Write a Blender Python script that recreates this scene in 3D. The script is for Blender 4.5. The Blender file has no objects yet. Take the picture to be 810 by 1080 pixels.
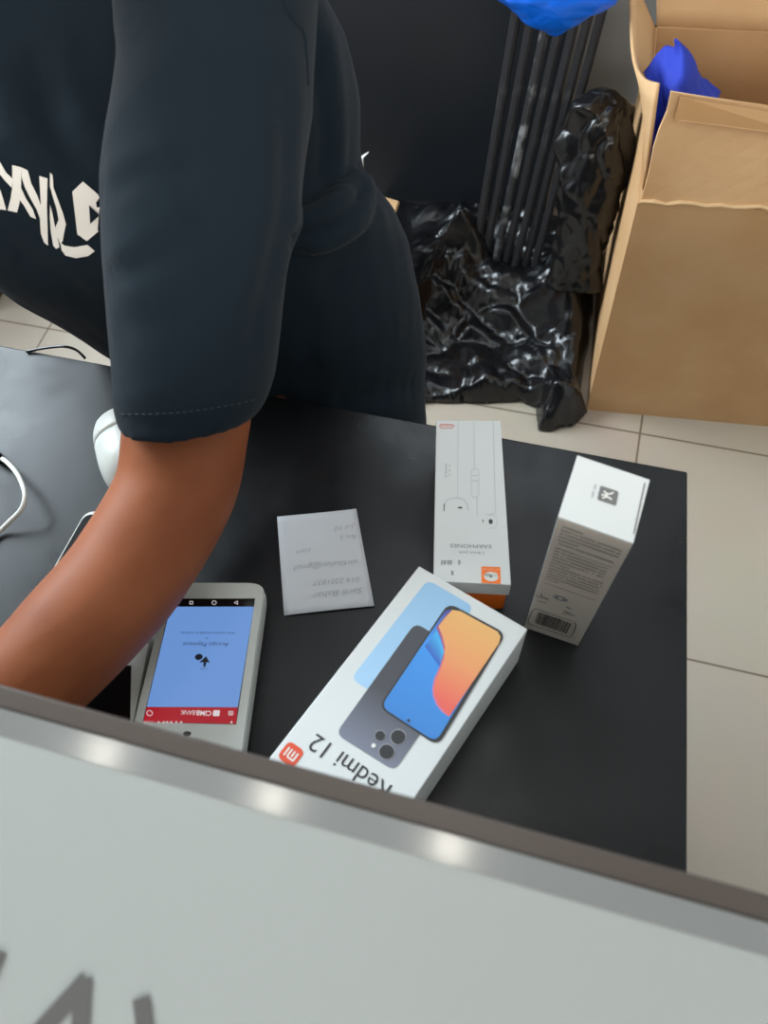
import bpy, bmesh, math, random
import numpy as np
from mathutils import Vector, Matrix, noise
from mathutils.bvhtree import BVHTree

C = bpy.context.scene.collection
S = bpy.context.scene
random.seed(4)

# ------------------------------------------------------------------ camera
F = 811.0
CZ = 1.33
def _frame(nadir, yaw):
    d = np.array([nadir[0]-405, nadir[1]-540, F]); d /= np.linalg.norm(d)
    up = -d
    f = np.array([0, 0, 1.0]); y = f-up*(f@up); y /= np.linalg.norm(y)
    x = np.cross(y, up)
    m = np.array([x, y, up])
    a = math.radians(yaw)
    r = np.array([[math.cos(a), math.sin(a), 0], [-math.sin(a), math.cos(a), 0], [0, 0, 1]])
    return r@m
M = _frame((466, 970), -22.181)
POS = np.array([0, 0, CZ])
cam = bpy.data.objects.new('camera', bpy.data.cameras.new('camera')); C.objects.link(cam)
mw = Matrix.Identity(4)
for i in range(3):
    mw[i][0] = M[i][0]; mw[i][1] = -M[i][1]; mw[i][2] = -M[i][2]; mw[i][3] = POS[i]
cam.matrix_world = mw
cam.data.sensor_width = 36; cam.data.lens = F/1080*36
cam.data.clip_start = .02
cam.data.dof.use_dof = True
cam.data.dof.focus_distance = .78
cam.data.dof.aperture_fstop = cam.data.lens/3.0
S.camera = cam

def ray(px, py): return M@np.array([px-405, py-540, F])
def at(px, py, z):
    r = ray(px, py); return Vector(POS+r*((z-CZ)/r[2]))
def at_y(px, py, y):
    r = ray(px, py); return Vector(POS+r*(y/r[1]))
def at_d(px, py, d): return Vector(POS+ray(px, py)/F*d)
def proj(p):
    q = M.T@(np.array(p)-POS); return (405+F*q[0]/q[2], 540+F*q[1]/q[2])

# ------------------------------------------------------------------ world, lights, exposure
w = bpy.data.worlds.new('world'); S.world = w; w.use_nodes = True
w.node_tree.nodes['Background'].inputs[0].default_value = (.82, .90, 1, 1)
w.node_tree.nodes['Background'].inputs[1].default_value = .25
def area(name, loc, target, sx, sy, energy, col):
    l = bpy.data.lights.new(name, 'AREA'); l.shape = 'RECTANGLE'; l.size = sx; l.size_y = sy
    l.energy = energy; l.color = col
    o = bpy.data.objects.new(name, l); C.objects.link(o); o.location = loc
    o.rotation_euler = (Vector(target)-Vector(loc)).to_track_quat('-Z', 'Y').to_euler()
    return o
area('window_daylight', (-1.73, .95, 1.80), (0, .95, 1.80), 1.2, 1.16, 88, (.80, .92, 1))
area('transom_daylight', (-.35, 1.60, 2.72), (-.35, 0, 2.5), 1.5, .62, 11, (.84, .93, 1))
area('front_fill', (.5, -2.9, 2.0), (0, 0, .7), 3.0, 1.6, 150, (1, .95, .88))  # warm fill added behind the camera to lift faces turned toward it
S.view_settings.view_transform = 'Standard'; S.view_settings.look = 'None'
S.view_settings.gamma = 1; S.view_settings.use_curve_mapping = False
S.view_settings.exposure = 0.0

# ------------------------------------------------------------------ helpers
def srgb(r, g, b):
    f = lambda c: (c/255/12.92 if c/255 <= .04045 else ((c/255+.055)/1.055)**2.4)
    return (f(r), f(g), f(b), 1)
def mat(name, col, rough=.6, spec=.5, bump=None, var=None, metal=0, emit=None, coat=0, rvar=None, trans=0, sheen=0, aniso=None):
    m = bpy.data.materials.new(name); m.use_nodes = True
    n = m.node_tree.nodes; l = m.node_tree.links; b = n['Principled BSDF']
    b.inputs['Base Color'].default_value = col if len(col) == 4 else (*col, 1)
    b.inputs['Roughness'].default_value = rough
    b.inputs['Specular IOR Level'].default_value = spec
    b.inputs['Metallic'].default_value = metal
    b.inputs['Coat Weight'].default_value = coat
    b.inputs['Transmission Weight'].default_value = trans
    b.inputs['Sheen Weight'].default_value = sheen
    if emit:
        b.inputs['Emission Color'].default_value = (*emit[0][:3], 1); b.inputs['Emission Strength'].default_value = emit[1]
    tc = n.new('ShaderNodeTexCoord')
    def ns(scale, detail=4):
        t = n.new('ShaderNodeTexNoise'); t.inputs['Scale'].default_value = scale; t.inputs['Detail'].default_value = detail
        l.new(tc.outputs['Object'], t.inputs['Vector']); return t
    if var:   # (scale, other colour, amount lo, hi)
        t = ns(var[0]); r = n.new('ShaderNodeMapRange')
        r.inputs[1].default_value = var[2]; r.inputs[2].default_value = var[3]
        l.new(t.outputs['Fac'], r.inputs[0])
        mx = n.new('ShaderNodeMix'); mx.data_type = 'RGBA'
        mx.inputs[6].default_value = b.inputs['Base Color'].default_value; mx.inputs[7].default_value = var[1]
        l.new(r.outputs[0], mx.inputs[0]); l.new(mx.outputs[2], b.inputs['Base Color'])
    if rvar:
        t = ns(rvar[0]); r = n.new('ShaderNodeMapRange')
        r.inputs[1].default_value = .35; r.inputs[2].default_value = .65
        r.inputs[3].default_value = rvar[1]; r.inputs[4].default_value = rvar[2]
        l.new(t.outputs['Fac'], r.inputs[0]); l.new(r.outputs[0], b.inputs['Roughness'])
    if bump:  # (scale, strength, distance)
        t = ns(bump[0]); bp = n.new('ShaderNodeBump')
        bp.inputs['Strength'].default_value = bump[1]; bp.inputs['Distance'].default_value = bump[2]
        l.new(t.outputs['Fac'], bp.inputs['Height']); l.new(bp.outputs[0], b.inputs['Normal'])
    return m

class MB:
    def __init__(s): s.v = []; s.f = []; s.uv = []
    def add(s, vs, fs):
        k = len(s.v); s.v += [Vector(p) for p in vs]; s.f += [[i+k for i in f] for f in fs]
    def box(s, lo, hi):
        x0, y0, z0 = lo; x1, y1, z1 = hi
        s.hexa([(x0, y0, z0), (x1, y0, z0), (x1, y1, z0), (x0, y1, z0)], [(x0, y0, z1), (x1, y0, z1), (x1, y1, z1), (x0, y1, z1)])
    def hexa(s, b, t):
        n = len(b)
        s.add(list(b)+list(t), [list(range(n))[::-1], list(range(n, 2*n))]+[[i, (i+1) % n, n+(i+1) % n, n+i] for i in range(n)])
    def prism(s, pts, d):
        d = Vector(d); s.hexa([Vector(p) for p in pts], [Vector(p)+d for p in pts])
    def tube(s, pts, r, n=10, cap=True):
        pts = [Vector(p) for p in pts]; rs = r if isinstance(r, (list, tuple)) else [r]*len(pts)
        vs = []; fs = []; ref = None
        for i, p in enumerate(pts):
            t = (pts[min(i+1, len(pts)-1)]-pts[max(i-1, 0)]).normalized()
            if ref is None:
                ref = t.orthogonal().normalized()
            ref = (ref-t*ref.dot(t)).normalized(); q = t.cross(ref)
            for k in range(n):
                a = 2*math.pi*k/n; vs.append(p+(ref*math.cos(a)+q*math.sin(a))*rs[i])
        for i in range(len(pts)-1):
            for k in range(n):
                fs.append([i*n+k, i*n+(k+1) % n, (i+1)*n+(k+1) % n, (i+1)*n+k])
        if cap:
            fs.append(list(range(n))[::-1]); m = (len(pts)-1)*n; fs.append([m+k for k in range(n)])
        s.add(vs, fs)
    def rings(s, rings):   # loft closed rings, capped
        n = len(rings[0]); vs = [p for r in rings for p in r]; fs = []
        for i in range(len(rings)-1):
            for k in range(n): fs.append([i*n+k, i*n+(k+1) % n, (i+1)*n+(k+1) % n, (i+1)*n+k])
        fs.append(list(range(n))[::-1]); m = (len(rings)-1)*n; fs.append([m+k for k in range(n)])
        s.add(vs, fs)
    def ball(s, c, r, n=14):
        c = Vector(c); r = r if hasattr(r, '__len__') else (r, r, r)
        rr = []
        for i in range(1, n):
            a = math.pi*i/n
            rr.append([c+Vector((math.sin(a)*math.cos(2*math.pi*k/(2*n))*r[0], math.sin(a)*math.sin(2*math.pi*k/(2*n))*r[1], -math.cos(a)*r[2])) for k in range(2*n)])
        s.rings(rr)
    def build(s, name, m, parent=None, smooth=False, bevel=0, uv=None):
        me = bpy.data.meshes.new(name)
        loc = Vector(parent['_loc']) if parent is not None and '_loc' in parent else Vector((0, 0, 0))
        if parent is None:
            xs = [p for p in s.v]
            loc = Vector((sum(p.x for p in xs)/len(xs), sum(p.y for p in xs)/len(xs), min(p.z for p in xs)))
        me.from_pydata([p-loc for p in s.v], [], s.f); me.update()
        bm = bmesh.new(); bm.from_mesh(me); bmesh.ops.recalc_face_normals(bm, faces=bm.faces)
        if bevel: bmesh.ops.bevel(bm, geom=list(bm.edges), offset=bevel, segments=2, affect='EDGES', profile=.5)
        bm.to_mesh(me); bm.free()
        if uv:
            lay = me.uv_layers.new(name='map')
            for lp in me.loops:
                lay.data[lp.index].uv = uv(me.vertices[lp.vertex_index].co+loc)
        for p in me.polygons: p.use_smooth = smooth
        me.materials.append(m)
        o = bpy.data.objects.new(name, me); C.objects.link(o)
        if parent is None:
            o.location = loc; o['_loc'] = tuple(loc)
        else:
            o.parent = parent; o['_loc'] = tuple(loc)
        return o

def thing(name, label, cat, loc, group=None):
    o = bpy.data.objects.new(name, None); C.objects.link(o); o.location = loc; o['_loc'] = tuple(loc)
    o.empty_display_size = .05
    return tag(o, label, cat, group)
def tag(o, label, cat, group=None):
    o['label'] = label; o['category'] = cat
    if group: o['group'] = group
    return o
def struct(o): o['kind'] = 'structure'; return o

def remesh(o, voxel, smooth_it=6):
    """fuse the shells of a mesh object into one continuous surface"""
    m = o.modifiers.new('r', 'REMESH'); m.mode = 'VOXEL'; m.voxel_size = voxel
    s = o.modifiers.new('s', 'SMOOTH'); s.iterations = smooth_it; s.factor = .5
    dg = bpy.context.evaluated_depsgraph_get(); dg.update()
    me = bpy.data.meshes.new_from_object(o.evaluated_get(dg))
    o.modifiers.clear(); old = o.data; o.data = me; bpy.data.meshes.remove(old)
    for p in me.polygons: p.use_smooth = True
    if not me.materials: me.materials.append(None)
    return o

class Face:
    """a flat quad to print on: corner order p00 (u=0,v=0), p10, p11, p01, u,v in 0..1; marks sit a hair above it"""
    def __init__(s, p00, p10, p11, p01, up):
        s.p = [Vector(q) for q in (p00, p10, p11, p01)]
        s.n = (s.p[1]-s.p[0]).cross(s.p[3]-s.p[0]).normalized()
        if s.n.dot(Vector(up)) < 0: s.n = -s.n
        s.W = (s.p[1]-s.p[0]).length; s.H = (s.p[3]-s.p[0]).length
    def P(s, u, v, h=0):
        a, b, c, d = s.p
        return a*(1-u)*(1-v)+b*u*(1-v)+c*u*v+d*(1-u)*v+s.n*h
    def uv(s, px, py):
        r = Vector(ray(px, py)); o = Vector(POS)
        hit = o+r*((s.p[0]-o).dot(s.n)/r.dot(s.n))
        return s.inv(hit)
    def inv(s, hit):
        u = v = .5
        for _ in range(25):
            e = hit-s.P(u, v); du = (s.P(u+.001, v)-s.P(u, v))/.001; dv = (s.P(u, v+.001)-s.P(u, v))/.001
            A = np.array([du, dv]).T; q = np.linalg.lstsq(A, np.array(e), rcond=None)[0]
            u += q[0]; v += q[1]
        return (u, v)
    def poly(s, mb, uvs, h=.0002, t=.00015):
        mb.hexa([s.P(u, v, h-t) for u, v in uvs], [s.P(u, v, h) for u, v in uvs])
    def pix(s, mb, pts, h=.0002, t=.00015): s.poly(mb, [s.uv(*p) for p in pts], h, t)
    def mm(s, u, v): return (u*s.W, v*s.H)
    def stroke(s, mb, uvs, wd, h=.0002):   # line of given width in metres
        for (a, b) in zip(uvs[:-1], uvs[1:]):
            h += .000012
            d = Vector(((b[0]-a[0])*s.W, (b[1]-a[1])*s.H)); 
            if d.length < 1e-7: continue
            d.normalize(); k = Vector((-d.y, d.x))*wd/2
            ku, kv = k.x/s.W, k.y/s.H; du, dv = d.x*wd*.3/s.W, d.y*wd*.3/s.H
            s.poly(mb, [(a[0]-ku-du, a[1]-kv-dv), (b[0]-ku+du, b[1]-kv+dv), (b[0]+ku+du, b[1]+kv+dv), (a[0]+ku-du, a[1]+kv-dv)], h)
    def disc(s, mb, u, v, r, h=.0002, n=20, ry=None):
        s.poly(mb, [(u+r*math.cos(2*math.pi*k/n)/s.W, v+(ry or r)*math.sin(2*math.pi*k/n)/s.H) for k in range(n)], h)

def rounded(pts, r, n=6):
    """round the corners of a polygon (2-D or 3-D points)"""
    out = []; N = len(pts); pts = [Vector(p) for p in pts]
    for i in range(N):
        p, a, b = pts[i], pts[i-1], pts[(i+1) % N]
        rr = r[i] if isinstance(r, (list, tuple)) else r
        d1 = (a-p); d2 = (b-p); r1 = min(rr, d1.length*.45); r2 = min(rr, d2.length*.45)
        s, e = p+d1.normalized()*r1, p+d2.normalized()*r2
        for k in range(n+1):
            t = k/n; out.append(s*(1-t)**2+p*2*t*(1-t)+e*t*t)
    return out

_txt = {}
def text_tris(body, shear=0, offset=0):
    key = (body, shear, offset)
    if key not in _txt:
        cu = bpy.data.curves.new('t', 'FONT'); cu.body = body; cu.size = 1; cu.shear = shear; cu.offset = offset; cu.resolution_u = 4
        o = bpy.data.objects.new('t', cu); C.objects.link(o)
        dg = bpy.context.evaluated_depsgraph_get(); dg.update()
        me = o.evaluated_get(dg).to_mesh()
        v = [(p.co.x, p.co.y) for p in me.vertices]; f = [list(p.vertices) for p in me.polygons]
        o.evaluated_get(dg).to_mesh_clear(); C.objects.unlink(o); bpy.data.objects.remove(o); bpy.data.curves.remove(cu)
        _txt[key] = (v, f)
    return _txt[key]
def write(face, mb, body, p0, p1, hgt=None, h=.0003, shear=0, offset=0):
    """lettering on a face from uv p0 (start of baseline) to p1 (end of baseline)"""
    v, f = text_tris(body, shear, offset)
    x0 = min(p[0] for p in v); x1 = max(p[0] for p in v)
    a = Vector((p0[0]*face.W, p0[1]*face.H)); b = Vector((p1[0]*face.W, p1[1]*face.H))
    ex = (b-a).normalized(); sc = (b-a).length/(x1-x0)
    # orientation: the reader looks from outside the face
    hand = 1 if (face.p[1]-face.p[0]).cross(face.p[3]-face.p[0]).dot(face.n) > 0 else -1
    ey = Vector((-ex.y, ex.x))*hand
    sy = hgt/.72 if hgt else sc
    pts = [a+ex*((x-x0)*sc)+ey*(y*sy) for x, y in v]
    mb.add([face.P(p.x/face.W, p.y/face.H, h) for p in pts], f)

# ------------------------------------------------------------------ materials
m_tile = mat('tile', srgb(205, 194, 178), .35)
def tile_nodes():
    n = m_tile.node_tree.nodes; l = m_tile.node_tree.links; b = n['Principled BSDF']
    tc = n.new('ShaderNodeTexCoord'); mp = n.new('ShaderNodeMapping')
    mp.inputs['Location'].default_value = (-.19, -.5, 0)
    br = n.new('ShaderNodeTexBrick'); br.offset = 0; br.squash = 1
    br.inputs['Scale'].default_value = 1; br.inputs['Brick Width'].default_value = .45; br.inputs['Row Height'].default_value = .45
    br.inputs['Mortar Size'].default_value = .0022; br.inputs['Mortar Smooth'].default_value = .2; br.inputs['Bias'].default_value = 0
    br.inputs['Color1'].default_value = srgb(188, 176, 160); br.inputs['Color2'].default_value = srgb(184, 171, 155)
    br.inputs['Mortar'].default_value = srgb(120, 105, 88)
    l.new(tc.outputs['Object'], mp.inputs[0]); l.new(mp.outputs[0], br.inputs['Vector'])
    ns = n.new('ShaderNodeTexNoise'); ns.inputs['Scale'].default_value = 6; ns.inputs['Detail'].default_value = 6
    l.new(tc.outputs['Object'], ns.inputs['Vector'])
    mx = n.new('ShaderNodeMix'); mx.data_type = 'RGBA'; mx.blend_type = 'MULTIPLY'; mx.inputs[0].default_value = .12
    l.new(br.outputs['Color'], mx.inputs[6]); l.new(ns.outputs['Color'], mx.inputs[7]); l.new(mx.outputs[2], b.inputs['Base Color'])
tile_nodes()
m_wall = mat('wall_paint', srgb(196, 200, 202), .8, bump=(60, .1, .002))
m_ceil = mat('ceiling_paint', srgb(168, 168, 166), .9)
m_table = mat('black_laminate', (.0045, .005, .0062), .34, .32, rvar=(11, .24, .46), var=(16, (.0075, .008, .0088, 1), .45, .7))
m_blackmetal = mat('black_metal', (.02, .02, .022), .45)
m_panel = mat('black_panel', (.016, .019, .024), .42, .35, rvar=(5, .36, .5))
m_rod = mat('black_rod', (.028, .028, .032), .42, .5, var=(22, (.10, .10, .10, 1), .60, .78))
m_plastic = mat('bin_bag_plastic', (.006, .006, .007), .24, .5, bump=(26, .2, .006))
m_bluebag = mat('blue_plastic', srgb(4, 108, 240), .28, .5, bump=(45, .3, .004))
m_fabric = mat('blue_fabric', srgb(30, 52, 165), .8, bump=(300, .2, .001))
m_card = mat('cardboard', srgb(206, 167, 124), .85, .15, var=(7, srgb(198, 156, 112), .4, .65), bump=(90, .08, .001))
m_cardedge = mat('cardboard_edge', srgb(214, 178, 135), .9, .1)
m_tape = mat('packing_tape', srgb(190, 146, 98), .32, .5)
m_cardwhite = mat('white_card', srgb(232, 230, 224), .55, .4)
m_boxwhite = mat('white_box_card', srgb(219, 221, 219), .38, .45)
m_shadecard = mat('shaded_white_card', srgb(214, 205, 194), .5, .4)  # beige shade of the tall box's front face, put into the card colour
m_orange = mat('orange_card', srgb(255, 122, 20), .5)
m_ink = mat('dark_ink', (.028, .028, .03), .5)
m_inkgrey = mat('grey_ink', srgb(150, 152, 155), .6)
m_inklight = mat('light_grey_ink', srgb(196, 199, 202), .6)
m_inkmid = mat('mid_grey_ink', srgb(116, 114, 112), .5)
m_red = mat('red_ink', srgb(222, 80, 48), .5)
m_pink = mat('pale_red_ink', srgb(232, 138, 122), .6)
m_paper = mat('note_paper', srgb(206, 208, 212), .8, .2, bump=(30, .25, .002))
m_pencil = mat('pen_ink', srgb(156, 158, 164), .7)
m_devwhite = mat('white_plastic', srgb(204, 206, 200), .35, .5)
m_devgrey = mat('pale_grey_plastic', srgb(196, 196, 190), .4, .5)
m_devblack = mat('black_glass', (.006, .006, .007), .12, .5)
m_cable = mat('white_cable', srgb(226, 226, 220), .45)
m_skin = mat('skin', srgb(150, 86, 53), .55, .22, var=(16, srgb(133, 73, 44), .4, .7), bump=(140, .12, .001))
m_shirt = mat('navy_black_cotton', (.0066, .0126, .0188), .9, .12, bump=(420, .22, .0008), sheen=.05)
m_print = mat('white_print', srgb(214, 212, 206), .7, .2)
m_thread = mat('thread', srgb(46, 54, 60), .8)
m_trouser = mat('dark_trousers', (.02, .02, .025), .9)
m_hair = mat('black_hair', (.01, .009, .008), .5)
m_shoe = mat('black_shoe', (.015, .015, .016), .5)
m_counter = mat('counter_white', srgb(138, 141, 138), .35, .4, coat=.25)
m_brown = mat('brown_edge_trim', srgb(64, 55, 49), .32, .5)
m_strip = mat('grey_glossy_strip', srgb(120, 121, 120), .13, .6, metal=.25)
m_strokes = mat('charcoal_lettering', srgb(72, 70, 68), .6)
m_wood = mat('dark_brown_wood', srgb(66, 52, 44), .5, bump=(30, .2, .002))
m_lamp = mat('lamp_glow', (1, .95, .85), .5, emit=((1, .93, .82), 42))
m_fillglow = mat('fill_glow', (1, 1, 1), .5, emit=((1, .985, .96), 2.2))  # glow of the added overhead fill panels
m_alu = mat('aluminium', srgb(190, 190, 190), .35, metal=.8)
m_glass = mat('window_glass', (1, 1, 1), .02, .5, trans=1)

def ramp_mat(name, stops, rough=.35, axis='Y', emit=0):
    m = bpy.data.materials.new(name); m.use_nodes = True
    n = m.node_tree.nodes; l = m.node_tree.links; b = n['Principled BSDF']
    uv = n.new('ShaderNodeUVMap'); sp = n.new('ShaderNodeSeparateXYZ'); r = n.new('ShaderNodeValToRGB')
    l.new(uv.outputs[0], sp.inputs[0]); l.new(sp.outputs[axis], r.inputs[0]); l.new(r.outputs[0], b.inputs['Base Color'])
    e = r.color_ramp.elements
    while len(e) < len(stops): e.new(.5)
    for el, (p, c) in zip(e, stops): el.position = p; el.color = c
    b.inputs['Roughness'].default_value = rough
    if emit:
        l.new(r.outputs[0], b.inputs['Emission Color']); b.inputs['Emission Strength'].default_value = emit
        b.inputs['Base Color'].default_value = (.02, .02, .02, 1); l.remove(b.inputs['Base Color'].links[0])
    return m

# ------------------------------------------------------------------ the room
b = MB(); b.box((-3.2, -3.2, -.1), (2.4, 1.75, 0)); fl = struct(b.build('floor', m_tile)); 
# keep the tile pattern in world coordinates
for v in fl.data.vertices: v.co += fl.location
fl.location = (0, 0, 0)
WY = 1.62; HC = 3.2; WX = -1.76
b = MB()
b.box((.44, WY, 0), (2.4, WY+.12, HC)); b.box((WX, WY, 0), (-1.14, WY+.12, HC))
b.box((-1.14, WY, 0), (.44, WY+.12, 2.38)); b.box((-1.14, WY, 3.06), (.44, WY+.12, HC))
struct(b.build('wall_back', m_wall))
b = MB(); b.box((WX-.12, -3.2, 0), (WX, .33, HC)); b.box((WX-.12, 1.57, 0), (WX, WY+.12, HC))
b.box((WX-.12, .33, 0), (WX, 1.57, 1.2)); b.box((WX-.12, .33, 2.40), (WX, 1.57, HC)); struct(b.build('wall_left', m_wall))
b = MB(); b.box((2.28, -3.2, 0), (2.4, WY, HC)); struct(b.build('wall_right', m_wall))
b = MB(); b.box((-3.2, -3.2, HC), (2.4, 1.75, HC+.1)); struct(b.build('ceiling', m_ceil))
def window(name, P, u0, u1, z0, z1, mids):
    b = MB()
    for a0, a1 in [(u0, u0+.04), (u1-.04, u1)]+[(m_-.02, m_+.02) for m_ in mids]: b.box(*P(a0, a1, z0, z1, .03, .09))
    for c0, c1 in ((z0, z0+.04), (z1-.04, z1)): b.box(*P(u0, u1, c0, c1, .03, .09))
    wf = struct(b.build(name, m_alu)); b = MB(); b.box(*P(u0+.02, u1-.02, z0+.02, z1-.02, .055, .061)); b.build('pane', m_glass, wf)
window('window_1', lambda a, b_, c, d, e, f_: ((WX-f_, a, c), (WX-e, b_, d)), .33, 1.57, 1.2, 2.40, [.95])
window('window_2', lambda a, b_, c, d, e, f_: ((a, WY+e, c), (b_, WY+f_, d)), -1.14, .44, 2.38, 3.06, [-.62, -.09])
b = MB(); b.box((.46, WY-.012, 0), (2.28, WY, .08)); struct(b.build('baseboard_back', m_wall))

# ------------------------------------------------------------------ table
TZ = .75
tb = [at(-560, 320, TZ), at(725, 497, TZ), at(725, 912, TZ)]
E0 = Vector((-1.25, .384, TZ)); E1 = Vector((.126, .384, TZ)); E2 = at(725, 912, TZ); E2 = E1+(E2-E1)*1.75; E3 = Vector((-1.25, E2.y, TZ))
t = thing('black_desk', 'long black desk the boxes, note and card terminal lie on', 'desk', (-.5, .2, 0))
b = MB(); q = [E3, E2, E1, E0]
b.hexa([p-Vector((0, 0, .024)) for p in q], q); b.build('desktop', m_table, t, bevel=.0015)
for x, y in ((-1.2, .33), (.07, .33), (.10, -.09), (-1.2, -.09)):
    b = MB(); b.box((x-.02, y-.02, 0), (x+.02, y+.02, TZ-.024)); b.build('leg', m_blackmetal, t, bevel=.002)

# ------------------------------------------------------------------ counter in front
KZ = 1.03
def kp(px, py): return at(px, py, KZ)
ye = kp(405, 837).y
def edge_y(pxs): return sum(kp(*p).y for p in pxs)/len(pxs)
y_out = edge_y(((0, 727), (810, 937))); y_b = edge_y(((0, 757), (810, 962))); y_g = edge_y(((0, 787), (810, 996)))
t = thing('display_counter', 'white counter with brown rim and glossy grey strip in front of the desk', 'counter', (-.2, -.3, 0))
X0, X1 = -1.1, .95
def strip(lo, hi, z0, z1, name, m, bev=0):
    b = MB(); b.box((X0, lo, z0), (X1, hi, z1)); return b.build(name, m, t, bevel=bev)
strip(y_b, y_out, KZ-.030, KZ, 'edge_trim', m_brown, .001)
strip(y_g, y_b, KZ-.030, KZ+.0006, 'edge_strip', m_strip)
ct = strip(-.52, y_g, KZ-.030, KZ+.0003, 'counter_top', m_counter)
b = MB(); b.box((X0+.03, -.50, 0), (X1-.03, -.24, KZ-.030)); b.build('cabinet_body', m_counter, t)
fc = Face((X0, -.52, KZ+.0003), (X1, -.52, KZ+.0003), (X1, y_g, KZ+.0003), (X0, y_g, KZ+.0003), (0, 0, 1))
b = MB()
def kuv(px, py): return fc.uv(px, py)
for pl, wd in ((((30, 1102), (88, 1038), (84, 1105)), .0062), (((150, 1058), (156, 1105)), .0058), (((-22, 1060), (-1, 1008)), .005)):
    fc.stroke(b, [kuv(*p) for p in pl], wd, .0006)
b.build('lettering', m_strokes, ct)

# ------------------------------------------------------------------ phone box
RZ = CZ-.5066
rA, rB = at(556.5, 663.5, RZ), at(442, 597, RZ)          # far edge, right to left
dl = (at(286, 797, RZ)-rB).normalized(); dr = (at(441, 836, RZ)-rA).normalized(); RL = .182
rD, rC = rA+dr*RL, rB+dl*RL
t = thing('phone_box', 'white smartphone box lying flat with overlapping phone pictures printed on its lid', 'box', ((rA+rC)/2).to_tuple()[:2]+(TZ,))
zb = Vector((0, 0, TZ+.0003-RZ)); lid = Vector((0, 0, -.006))
b = MB(); quad = [rA, rB, rC, rD]
b.hexa([p+zb for p in quad], quad); body = b.build('box_body', m_boxwhite, t, bevel=.0006)
f = Face(rA, rB, rC, rD, (0, 0, 1))
def pp(name, m, pts, h, r=0, par=t, uv=None, n=6):
    b = MB(); u = [Vector((q[0]*f.W, q[1]*f.H)) for q in (f.uv(*p) for p in pts)]
    if r: u = rounded(u, r, n)
    f.poly(b, [(p.x/f.W, p.y/f.H) for p in u], h); return b.build(name, m, par, uv=uv)
def quv(px4):
    """0..1 coordinates inside a printed rectangle"""
    g = Face(*[f.P(*f.uv(*p)) for p in px4], (0, 0, 1))
    return lambda co: g.inv(co)
m_lb = ramp_mat('printed_pale_blue_phone', [(0, srgb(150, 193, 228)), (1, srgb(168, 206, 236))])
m_dk = ramp_mat('printed_charcoal_phone', [(0, srgb(60, 62, 70)), (.55, srgb(66, 67, 74)), (1, srgb(122, 126, 142))])
BP = [(500, 640), (451, 611.5), (370, 716), (419, 746)]
pp('printed_blue_phone', m_lb, BP, .0002, .006, uv=quv(BP))
DP = [(499, 694), (438, 657), (354, 774), (416, 813)]
pd = pp('printed_charcoal_phone', m_dk, DP, .0004, .006, uv=quv(DP))
FP = [(534, 668.5), (473, 636), (399, 746), (462, 787)]
pf = pp('printed_front_phone', m_ink, FP, .0006, .007)
def inset(px4, a, bb, c, d):   # fractions from p0p1 side .. in quad coordinates
    q = [Vector(p) for p in px4]
    P = lambda u, v: q[0]*(1-u)*(1-v)+q[1]*u*(1-v)+q[2]*u*v+q[3]*(1-u)*v
    return [tuple(P(a, c)), tuple(P(bb, c)), tuple(P(bb, d)), tuple(P(a, d))], P
SP, SPf = inset(FP, .055, .972, .034, .985)
m_sky = ramp_mat('wallpaper_blue', [(0, srgb(70, 60, 150)), (.3, srgb(52, 150, 235)), (1, srgb(48, 128, 205))])
m_sun = ramp_mat('wallpaper_orange', [(0, srgb(238, 180, 104)), (.35, srgb(240, 158, 98)), (.7, srgb(238, 100, 84)), (1, srgb(225, 84, 86))])
m_lilac = ramp_mat('wallpaper_lilac', [(0, srgb(96, 52, 130)), (.5, srgb(228, 110, 120)), (1, srgb(190, 130, 190))])
m_facet = ramp_mat('wallpaper_facet', [(0, srgb(64, 186, 240)), (1, srgb(44, 92, 190))])
pp('screen_wallpaper', m_sky, SP, .0008, .006, pf, uv=quv(SP))
Z = lambda x, y: (280+x/2.893, 520+y/2.893)
sun = [Z(*p) for p in ((570, 358), (595, 362), (708, 424), (717, 440), (712, 460), (561, 682), (545, 668), (528, 648), (517, 622), (514, 598), (520, 572), (534, 540), (545, 505), (548, 470), (540, 438), (528, 408), (545, 385))]
pp('wallpaper_glow', m_lilac, [Z(*p) for p in ((556, 366), (590, 372), (600, 420), (575, 500), (556, 560), (546, 610), (560, 684), (540, 670), (522, 648), (511, 620), (509, 596), (515, 568), (529, 538), (540, 505), (542, 470), (534, 440), (522, 412))], .0009, 0, pf, uv=quv(SP))
pp('wallpaper_shape', m_sun, sun, .0010, 0, pf, uv=quv(SP))
pp('wallpaper_facet', m_facet, [Z(*p) for p in ((522, 420), (545, 485), (532, 532), (487, 468))], .0011, 0, pf, uv=quv([Z(522, 420), Z(545, 485), Z(532, 532), Z(487, 468)]))
b = MB(); f.disc(b, *f.uv(*Z(437, 695)), .0010, .0012); b.build('camera_hole', m_ink, pf)
for (x, y, r) in ((405, 745, .0052), (370, 790, .0052), (350, 741, .0036)):
    u = f.uv(*Z(x, y)); b = MB(); f.disc(b, *u, r, .0006); ring = b.build('printed_lens', m_inkgrey, pd)
    b = MB(); f.disc(b, *u, r*.88, .0008); f.disc(b, *u, r*.3, .0009); b.build('lens_glass', m_ink, pd)
b = MB(); f.disc(b, *f.uv(*Z(330, 771)), .0014, .0007); b.build('printed_flash', m_cardwhite, pd)
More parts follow.
